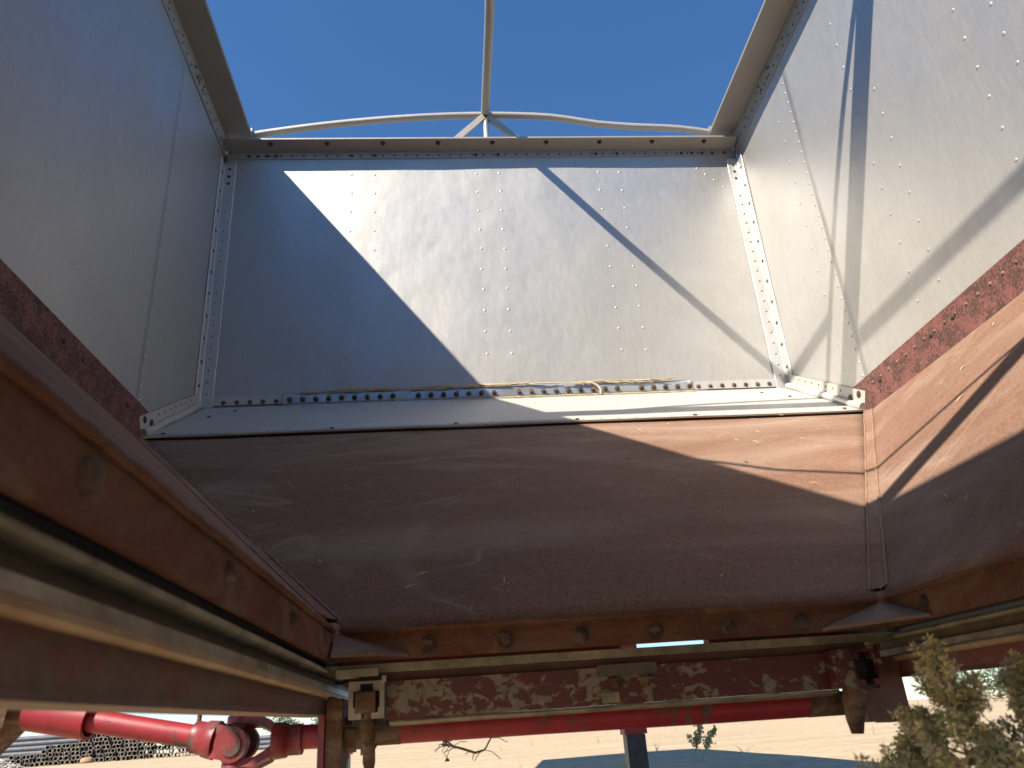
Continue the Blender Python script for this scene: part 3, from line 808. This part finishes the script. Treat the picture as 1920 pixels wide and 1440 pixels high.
Fq = [(j*(n+1)+i, j*(n+1)+i+1, (j+1)*(n+1)+i+1, (j+1)*(n+1)+i) for j in range(4) for i in range(n)]
m.add(V, Fq, True)
m.add([(a, b, c+0.004) for a, b, c in V], [f[::-1] for f in Fq], True)
obj('roof_tarp', m, plain('dark_tarp', (0.03, 0.035, 0.04), (0.06, 0.065, 0.07), 12, 0.7), T)
obj('roof_beam', MB().box((0.080, -2.81, 1.3495), (0.122, -1.49, 1.362)), 'alu_rail', T)
obj('tarp_rope', MB().tube([(-1.09, -2.262, 1.352), (-1.0, -2.43, 1.352), (-0.82, -2.53, 1.352), (-0.65, -2.70, 1.352), (-0.55, -2.83, 1.36)], 0.011, 8), 'straw', T)

# --- landing legs beyond the far wall; unseen front block added to shade the sand
m = MB()
m.prism([(-W-0.04, 0.16, 0.88), (-W-0.04, 6.7, 0.88), (-W-0.04, 8.9, 1.33), (-W-0.04, 0.16, 1.33)], (2*W+0.08, 0, 0))
FB = obj('front_shadow_block', m, 'alu', T)
for x in (0.622, -0.784):
    m = MB().box((x-0.046, 1.155, -1.62), (x+0.046, 1.245, -1.285))
    m.box((x-0.11, 1.09, -1.70), (x+0.11, 1.31, -1.62))
    LG = obj('landing_leg', m, 'black', T, label='black landing leg with red upper tube')
    obj('leg_tube', MB().box((x-0.055, 1.145, -1.284), (x+0.055, 1.255, 0.879)), 'red', LG)

# ------------------------------------------------------------------ loose straw and chips on the trailer
m = MB()
def strand(pts, r): m.tube(pts, r, 5)
for i in range(34):
    x = rnd.uniform(-0.86, 0.60)
    L = rnd.uniform(0.08, 0.28)
    zb = 0.048+rnd.uniform(-0.003, 0.006)
    P = [(x+L*t/5, -0.013-rnd.uniform(0, 0.008), zb+rnd.uniform(-0.003, 0.003)) for t in range(6)]
    strand([p for p in P if p[0] < 0.79], rnd.uniform(0.0014, 0.0034)) if P[1][0] < 0.79 else None
for i in range(16):
    x = rnd.uniform(-0.3, 0.65); L = rnd.uniform(0.08, 0.2)
    strand([(x+L*t/5, -0.034-rnd.uniform(0, 0.004), -0.0125+rnd.uniform(-0.002, 0.002)) for t in range(6)], rnd.uniform(0.0012, 0.0026))
strand([(0.33, -0.016, 0.05), (0.365, -0.02, 0.045), (0.388, -0.024, 0.03), (0.395, -0.03, 0.008), (0.392, -0.04, -0.014)], 0.0042)
strand([(-0.66, -0.016, 0.05), (-0.635, -0.018, 0.042), (-0.632, -0.018, 0.022)], 0.002)
obj('straw', m, 'straw', label='dry straw strands caught along the repair strip of the far wall', cat='straw', kind='stuff')

# flecks of chaff lying on the brown slopes
m = MB()
for i in range(46):
    if rnd.random() < 0.7:
        f = rnd.uniform(0.02, 0.95); xm = OX+(W-OX)*(1-f)-0.05
        p = Vector((rnd.uniform(-xm, xm), LY+(OY-LY)*f, LZ+(OZ-LZ)*f+0.0045))
        ax_ = Vector((1, 0, 0)); bx_ = Vector((0, OY-LY, OZ-LZ)).normalized()
    else:
        f = rnd.uniform(0.05, 0.9)
        p = Vector((W+(OX-W)*f, rnd.uniform(-2.0, -0.75-f), ZS2+(OZ-ZS2)*f+0.0045))
        ax_ = Vector((0, 1, 0)); bx_ = Vector((OX-W, 0, OZ-ZS2)).normalized()
    a_ = rnd.uniform(0, 6.28); L = rnd.uniform(0.004, 0.013)
    d_ = ax_*math.cos(a_)+bx_*math.sin(a_)
    m.tube([p-d_*L, p+Vector((0, 0, 0.001)), p+d_*L], [0.0006, rnd.uniform(0.0009, 0.0022), 0.0006], 5)
obj('chaff', m, 'straw', label='flecks of pale chaff scattered over the brown slope sheets', cat='chaff', kind='stuff')

# ------------------------------------------------------------------ yard: pipe piles
pipe_mats = [plain('steel_pipe_a', (0.11, 0.105, 0.10), (0.19, 0.175, 0.155), 6, 0.7, 0.1), plain('pipe_bore', (0.03, 0.018, 0.012), (0.08, 0.045, 0.027), 6, 0.9),
             plain('steel_pipe_rim', (0.34, 0.29, 0.23), (0.45, 0.39, 0.31), 6, 0.7)]
def pipe_mesh(ro, L):
    m = MB()
    m.pipe((0, 0, 0), (0, L, 0), ro, ro*0.80, 12, 0, 1)
    me = m.mesh('steel_pipe', pipe_mats, (0, 0, 0))
    for p in me.polygons:
        if abs(p.normal.y) > 0.9: p.material_index = 2
    return me
PR = 0.118
pm = pipe_mesh(PR, 5.0)
vang = math.atan2(-22.0, 48.0)            # the pile lies about along the line of sight
pr_rot = -vang-0.12
def top_of(x):      # height of the pile along its front
    if x < -22.0: return 0.35+0.55*max(0, min(1, (x+24.6)/2.2))
    if x < -20.6: return 0.95+0.5*((x+22.0)/1.4)
    if x < -17.4: return 1.50
    return max(0.45, 1.50-0.26*(x+17.4))
ORD = ['bottom', 'second', 'third', 'fourth', 'fifth', 'sixth', 'seventh', 'eighth', 'top']
def nth(k): return '%d%s' % (k, 'th' if 10 <= k % 100 <= 20 else {1: 'st', 2: 'nd', 3: 'rd'}.get(k % 10, 'th'))
x0 = -24.6
for r in range(9):
    k = 0
    x = x0+(r % 2)*PR
    while x < -12.9:
        zb = gheight(x, 45)
        hh = PR+r*PR*1.73
        if hh < top_of(x)+rnd.uniform(-0.10, 0.12) and (r < 3 or rnd.random() > (0.02 if hh < top_of(x)-0.3 else 0.2)):
            k += 1
            inst('steel_pipe', pm, (x+rnd.uniform(-0.02, 0.02), 45+rnd.uniform(-0.35, 0.2)+0.10*r, zb+hh-0.012+rnd.uniform(-0.015, 0.02)), None,
                 (rnd.uniform(-0.008, 0.008), 0, pr_rot+rnd.uniform(-0.02, 0.02)),
                 label='small open-ended steel pipe, %s from the left in the %s row of the heap' % (nth(k), ORD[r]), cat='pipe', group='small pipes heaped in the yard')
        x += 2*PR*1.005
bigm = MB().pipe((0, 0, 0), (9.0, 0, 0), 0.145, 0.12, 14)
bigmat = plain('grey_pipe', (0.065, 0.075, 0.09), (0.10, 0.11, 0.13), 3, 0.6, 0.0)
bigme = bigm.mesh('large_pipe', bigmat, (0, 0, 0))
for i in range(6):
    inst('large_pipe', bigme, (-31.0, 52.5+0.03*i, gheight(-28, 50)+0.145+0.29*i), None, (0, 0, 0.02), label='long grey pipe behind the left of the heap, %s of its stack' % ['lowest', 'second', 'third', 'fourth', 'fifth', 'topmost'][i], cat='pipe', group='grey pipes stacked behind the heap')
for i in range(3):
    inst('large_pipe', bigme, (-16.5, 54.5+0.03*i, gheight(-16, 50)+0.145+0.29*i), None, (0, 0, -0.12), label='long grey pipe behind the right end of the heap, %s of its stack' % ['lowest', 'middle one', 'topmost'][i], cat='pipe', group='grey pipes behind the right end of the heap')
# brown stone at the foot of the heap
def stone(c, r, mat, name, seed, label, squash=0.6):
    m = MB(); n, k = 12, 8
    vs = []
    for i in range(k+1):
        for j in range(n):
            th = math.pi*i/k; ph = 2*math.pi*j/n
            d = Vector((math.sin(th)*math.cos(ph), math.sin(th)*math.sin(ph), math.cos(th)))
            q = r*(1+0.35*mnoise.noise(d*1.4+Vector((seed, 0, 0)))+0.15*mnoise.noise(d*3.7+Vector((0, seed, 0))))
            vs.append(Vector(c)+Vector((d.x*q, d.y*q, d.z*q*squash)))
    m.add(vs, [(i*n+j, (i+1)*n+j, (i+1)*n+(j+1) % n, i*n+(j+1) % n) for i in range(k) for j in range(n)], True)
    return obj(name, m, mat, label=label, cat='stone')
stonemat = plain('brown_stone', (0.26, 0.15, 0.085), (0.36, 0.23, 0.14), 5, 0.9, 0, 0.5)
stone((-19.9, 44.2, gheight(-19.9, 44)+0.12), 0.36, stonemat, 'stone', 3.0, 'brown stone lying at the foot of the pipe heap', 0.5)
# rubble heap left of the pipes
rubmat = [plain('pale_rubble', (0.42, 0.38, 0.33), (0.55, 0.52, 0.48), 9, 0.9), plain('dark_rubble', (0.10, 0.085, 0.07), (0.2, 0.17, 0.14), 9, 0.9)]
m = MB()
for i in range(420):
    a = rnd.uniform(0, 2*math.pi); rr = rnd.random()**0.6
    x = -24.3+1.5*rr*math.cos(a); y = 43.2+1.6*rr*math.sin(a); hh = 0.62*(1-rr)*rnd.random()**0.4
    c = Vector((x, y, gheight(x, y)+0.03+hh))
    d = Vector((rnd.uniform(-1, 1), rnd.uniform(-1, 1), rnd.uniform(-0.5, 0.5))).normalized()
    L = rnd.uniform(0.08, 0.26)
    m.tube([c-d*L*0.5, c, c+d*L*0.5], [rnd.uniform(0.02, 0.05), rnd.uniform(0.03, 0.06), 0.02], 5, False, True, 0 if rnd.random() < 0.72 else 1)
obj('rubble', m, rubmat, label='heap of pale broken sticks and rubble left of the pipes', cat='rubble', kind='stuff')

# ------------------------------------------------------------------ trees and bushes far behind
leafm = [plain('leaf_dark', (0.030, 0.055, 0.018), (0.05, 0.085, 0.028), 4, 0.6), plain('leaf_mid', (0.055, 0.10, 0.03), (0.085, 0.14, 0.04), 4, 0.6), plain('leaf_light', (0.10, 0.15, 0.05), (0.15, 0.20, 0.07), 4, 0.6)]
def tree(x, y, h, rw, seed, label, name='leafy_tree', cat='tree', group='trees beyond the yard', leaf=0.22, n=2600, low=0.12):
    R = random.Random(seed)
    z0 = gheight(x, y)
    t = empty(name, (x, y, z0), label=label, cat=cat, group=group)
    m = MB()
    m.tube([(x, y, z0-0.05), (x+0.05, y, z0+h*0.25), (x-0.05, y+0.1, z0+h*0.55), (x, y, z0+h*0.85)], [0.045*h, 0.035*h, 0.022*h, 0.006*h], 8)
    lobes = []
    for k in range(11):
        a = R.uniform(0, 2*math.pi); q = R.random()**0.5*rw*0.62; zz = z0+h*R.uniform(low+0.22, 0.84)
        lobes.append((Vector((x+q*math.cos(a), y+q*math.sin(a), zz)), rw*R.uniform(0.28, 0.5)))
        m.tube([(x, y, z0+h*R.uniform(0.15, 0.5)), (x+q*0.5*math.cos(a), y+q*0.5*math.sin(a), zz-0.12*h), lobes[-1][0]], [0.016*h, 0.011*h, 0.003*h], 6)
    obj('trunk', m, 'bark', t)
    m = MB()
    for k in range(n):
        c, rr = R.choice(lobes)
        d = Vector((R.gauss(0, 1), R.gauss(0, 1), R.gauss(0, 1))).normalized()
        p = c+d*rr*(0.55+0.5*R.random()**0.7)*Vector((1, 1, 0.85)).length/1.65
        if p.z < z0+h*low: continue
        u = Vector((R.uniform(-1, 1), R.uniform(-1, 1), R.uniform(-1, 1))).normalized(); v = u.orthogonal().normalized()
        L = leaf*R.uniform(0.6, 1.3)
        m.add([p-u*L*0.5, p+v*L*0.22, p+u*L*0.5, p-v*L*0.22], [(0, 1, 2, 3)], False, R.choice((0, 0, 1, 1, 2)))
    obj('crown', m, leafm, t)
    return t
tree(21.2, 52, 5.9, 3.6, 1, 'tallest leafy tree beyond the yard, its top showing in the slit under the trap')
tree(27.5, 54, 6.2, 3.8, 2, 'leafy tree standing second from the slit beyond the yard')
tree(33.5, 53, 3.4, 2.6, 3, 'low leafy tree right of the trap seen above the dry weed', low=0.02)
tree(37.5, 51, 3.0, 2.6, 4, 'rightmost low leafy tree behind the dry weed', low=0.02)
tree(-12.2, 57, 2.3, 1.7, 5, 'small leafy bush seen through the loop of the universal joint', 'leafy_bush', 'bush', 'bushes along the far edge of the yard', 0.16, 1500, 0.0)
tree(-9.4, 58, 2.0, 1.6, 6, 'small leafy bush just right of the universal joint', 'leafy_bush', 'bush', 'bushes along the far edge of the yard', 0.16, 1500, 0.0)
tree(17.2, 62, 1.9, 2.2, 7, 'low bush at the yard edge below the tall trees', 'leafy_bush', 'bush', 'bushes along the far edge of the yard', 0.18, 1500, 0.0)

# ------------------------------------------------------------------ weeds
seedm = [plain('seed_olive', (0.34, 0.33, 0.15), (0.45, 0.43, 0.21), 60, 0.8), plain('seed_yellow', (0.52, 0.42, 0.20), (0.62, 0.52, 0.28), 60, 0.8),
         plain('seed_brown', (0.42, 0.34, 0.25), (0.54, 0.45, 0.35), 60, 0.85), plain('seed_green', (0.20, 0.25, 0.11), (0.28, 0.33, 0.16), 60, 0.8)]
stemm = plain('dry_stem', (0.24, 0.19, 0.09), (0.34, 0.27, 0.14), 60, 0.7)
def plume(base, tip, spread, nbranch, clump, seed, name, label, dens=1.0, lean=(0, 0, 0)):
    R = random.Random(seed)
    b = Vector(base); t = Vector(tip)
    root = empty(name, base, label=label, cat='weed', group='weeds around the trailer')
    st = MB(); sd = MB()
    mid = b.lerp(t, 0.5)+Vector((R.uniform(-1, 1), R.uniform(-1, 1), 0))*spread*0.15
    def axisp(f): return b*(1-f)**2+mid*2*f*(1-f)+t*f*f
    r0 = clump*0.24
    st.tube([axisp(k/12) for k in range(13)], [r0*(1-0.8*k/12)+0.0004 for k in range(13)], 7)
    def cl(p, c):
        mi = R.choice((0, 0, 1, 2, 2, 3))
        for q in range(16):
            d = Vector((R.gauss(0, 1), R.gauss(0, 1), R.gauss(0, 1)+0.3)).normalized()
            sidev = d.orthogonal().normalized(); sidev.rotate(Matrix.Rotation(R.uniform(0, 6.28), 3, d))
            L = c*R.uniform(0.5, 1.0); wv = c*R.uniform(0.14, 0.26)
            sd.add([p, p+d*L*0.55+sidev*wv, p+d*L, p+d*L*0.55-sidev*wv], [(0, 1, 2, 3)], False, mi if R.random() < 0.75 else R.choice((0, 1, 2, 3)))
    L = (t-b).length
    for k in range(nbranch):
        f = 0.38+0.60*(k+R.random())/nbranch
        p0 = axisp(f)
        a = R.uniform(0, 2*math.pi)
        reach = spread*(1.08-f)/0.7*R.uniform(0.55, 1.1)
        d = Vector((math.cos(a), math.sin(a), R.uniform(0.5, 1.1))).normalized()
        p2 = p0+d*reach; p1 = p0+d*reach*0.5+Vector((0, 0, reach*0.12))
        st.tube([p0, p1, p2], [r0*0.45, r0*0.32, r0*0.16], 5)
        n = max(2, int(reach/clump*1.5*dens))
        for q in range(n):
            u = (q+0.6)/n
            pp = p0.lerp(p1, u*2) if u < 0.5 else p1.lerp(p2, u*2-1)
            cl(pp+Vector((R.gauss(0, 1), R.gauss(0, 1), R.gauss(0, 1)))*clump*0.45, clump)
    for q in range(int(10*dens)):
        cl(axisp(0.8+0.2*q/10)+Vector((R.gauss(0, 1), R.gauss(0, 1), R.gauss(0, 1)))*clump*0.35, clump)
    obj('stem', st, stemm, root)
    obj('seed_head', sd, seedm, root)
    return root
def bushy(base, tip, depth, rad, nclump, seed, label, c=0.0075):
    """dry weed: a stem with a broad, loose, cone-shaped seed head of many tiny bracts"""
    R = random.Random(seed)
    b = Vector(base); t = Vector(tip)
    root = empty('dry_weed', base, label=label, cat='weed', group='dry weeds in the foreground')
    st = MB(); sd = MB()
    def axisp(f): return b.lerp(t, f)+Vector((0.012*math.sin(f*4+seed), 0.008*math.sin(f*5), 0))
    st.tube([axisp(k/14) for k in range(15)], [0.0034*(1-0.8*k/14)+0.0003 for k in range(15)], 7)
    Lz = t.z-b.z
    side = []
    for k in range(30):
        d0 = depth*(k+R.random())/30
        a = R.uniform(0, 6.283)
        p0 = axisp(1-(d0+0.02)/Lz)
        rr = min(rad, 0.006+0.62*d0)*R.uniform(0.65, 1.08)
        p2 = Vector((t.x+rr*math.cos(a), t.y+rr*math.sin(a), t.z-d0+R.uniform(-0.004, 0.010)))
        p1 = p0.lerp(p2, 0.55)+Vector((0, 0, -0.004))
        st.tube([p0, p1, p2], [0.0011, 0.0008, 0.0004], 5)
        side.append((p0, p1, p2))
    for k in range(nclump):
        p0, p1, p2 = R.choice(side)
        u = R.uniform(0.35, 1.0)
        p = (p0.lerp(p1, u*2) if u < 0.5 else p1.lerp(p2, u*2-1))+Vector((R.gauss(0, 1), R.gauss(0, 1), R.gauss(0, 1)))*0.0045
        mi = R.choice((0, 0, 1, 2, 2, 3))
        cc = c*R.uniform(0.6, 1.25)
        for q in range(20):
            d = Vector((R.gauss(0, 1), R.gauss(0, 1), R.gauss(0, 1)+0.25)).normalized()
            sv = d.orthogonal().normalized(); sv.rotate(Matrix.Rotation(R.uniform(0, 6.28), 3, d))
            L = cc*R.uniform(0.35, 0.8); wv = cc*R.uniform(0.08, 0.16); o_ = d*cc*R.uniform(0.0, 0.3)
            sd.add([p+o_, p+o_+d*L*0.5+sv*wv, p+o_+d*L, p+o_+d*L*0.5-sv*wv], [(0, 1, 2, 3)], False, mi if R.random() < 0.7 else R.choice((0, 1, 2, 3)))
    obj('stem', st, stemm, root)
    obj('seed_head', sd, seedm, root)
bushy((0.105, -2.24, GZ), (0.147, -2.25, -1.183), 0.12, 0.058, 900, 5, 'tallest olive-brown dry weed in the right foreground')
bushy((0.235, -2.23, GZ), (0.224, -2.24, -1.196), 0.12, 0.060, 800, 6, 'blurred dry weed cut by the right picture edge')
bushy((0.165, -2.12, GZ), (0.180, -2.15, -1.225), 0.10, 0.060, 720, 7, 'dry weed standing between the two foreground plumes')
bushy((0.055, -2.26, GZ), (0.080, -2.25, -1.262), 0.05, 0.028, 130, 8, 'shortest dry weed at the lower edge left of the tall plume')
plume((2.395, 6.655, gheight(2.395, 6.655)), (2.53, 6.6, -1.30), 0.13, 40, 0.026, 9, 'dark_weed', 'thin dark weed standing alone on the shaded sand', 0.9)
plume((2.46, 6.6, gheight(2.46, 6.6)), (2.68, 6.55, -1.36), 0.12, 36, 0.026, 10, 'dark_weed', 'shorter dark weed beside the thin one on the shaded sand', 0.9)
plume((-6.76, 22.3, gheight(-6.76, 22.3)-0.02), (-6.7, 22.3, -1.53), 0.16, 30, 0.05, 12, 'yellow_weed', 'small yellowish weed on the sand below the universal joint', 0.9)
m = MB()
R = random.Random(77)
for i in range(140):
    x = R.uniform(-9, 16); y = R.uniform(6, 34)
    z = gheight(x, y)
    if i % 3:
        r_ = R.uniform(0.012, 0.04)
        m.dome((x, y, z-0.005), (0, 0, 1), r_, r_*0.7, 7, 2, 1)
    else:
        for q in range(R.randint(5, 12)):
            a = R.uniform(0, 6.28); L = R.uniform(0.05, 0.2)
            m.tube([(x, y, z-0.01), (x+math.cos(a)*L*0.3, y+math.sin(a)*L*0.3, z+L*0.7), (x+math.cos(a)*L*0.7, y+math.sin(a)*L*0.7, z+L*0.9)], [0.003, 0.002, 0.001], 4, True, True, 0)
obj('ground_litter', m, [M['straw'], plain('pebble', (0.28, 0.23, 0.17), (0.38, 0.32, 0.25), 20, 0.9)], label='sparse dry tufts and pebbles scattered over the sand', cat='litter', kind='stuff')
# dead twig hanging under the shaft
m = MB()
R = random.Random(4)
A = [(-0.243, PY+0.004, -1.229), (-0.235, PY+0.006, -1.236), (-0.222, PY+0.004, -1.240), (-0.205, PY+0.002, -1.246), (-0.192, PY+0.0, -1.243), (-0.183, PY+0.0, -1.229)]
m.tube(A, [0.0012, 0.0016, 0.0018, 0.0018, 0.0013, 0.001], 6)
for i in range(16):
    p = Vector(R.choice(A)); q = p+Vector((R.uniform(-0.03, 0.03), R.uniform(-0.01, 0.01), R.uniform(-0.02, 0.006)))
    m.tube([p, p.lerp(q, 0.5)+Vector((0, 0, 0.003)), q], 0.0006, 4)
for i in range(6):
    p = Vector((-0.243+R.uniform(-0.006, 0.006), PY+0.004, -1.232+R.uniform(-0.004, 0.004)))
    m.tube([p, p+Vector((R.uniform(-0.006, 0.006), 0, R.uniform(-0.005, 0.003)))], 0.002, 4)
m.tube([(-0.243, PY+0.004, -1.232), (-0.25, PY+0.004, -1.241), (-0.243, PY+0.004, -1.250)], 0.0006, 4)
m.dome((-0.243, PY+0.004, -1.254), (0, 0, 1), 0.003, 0.004)
obj('dead_twig', m, 'bark', label='dead twig tangled under the red drive shaft', cat='twig')
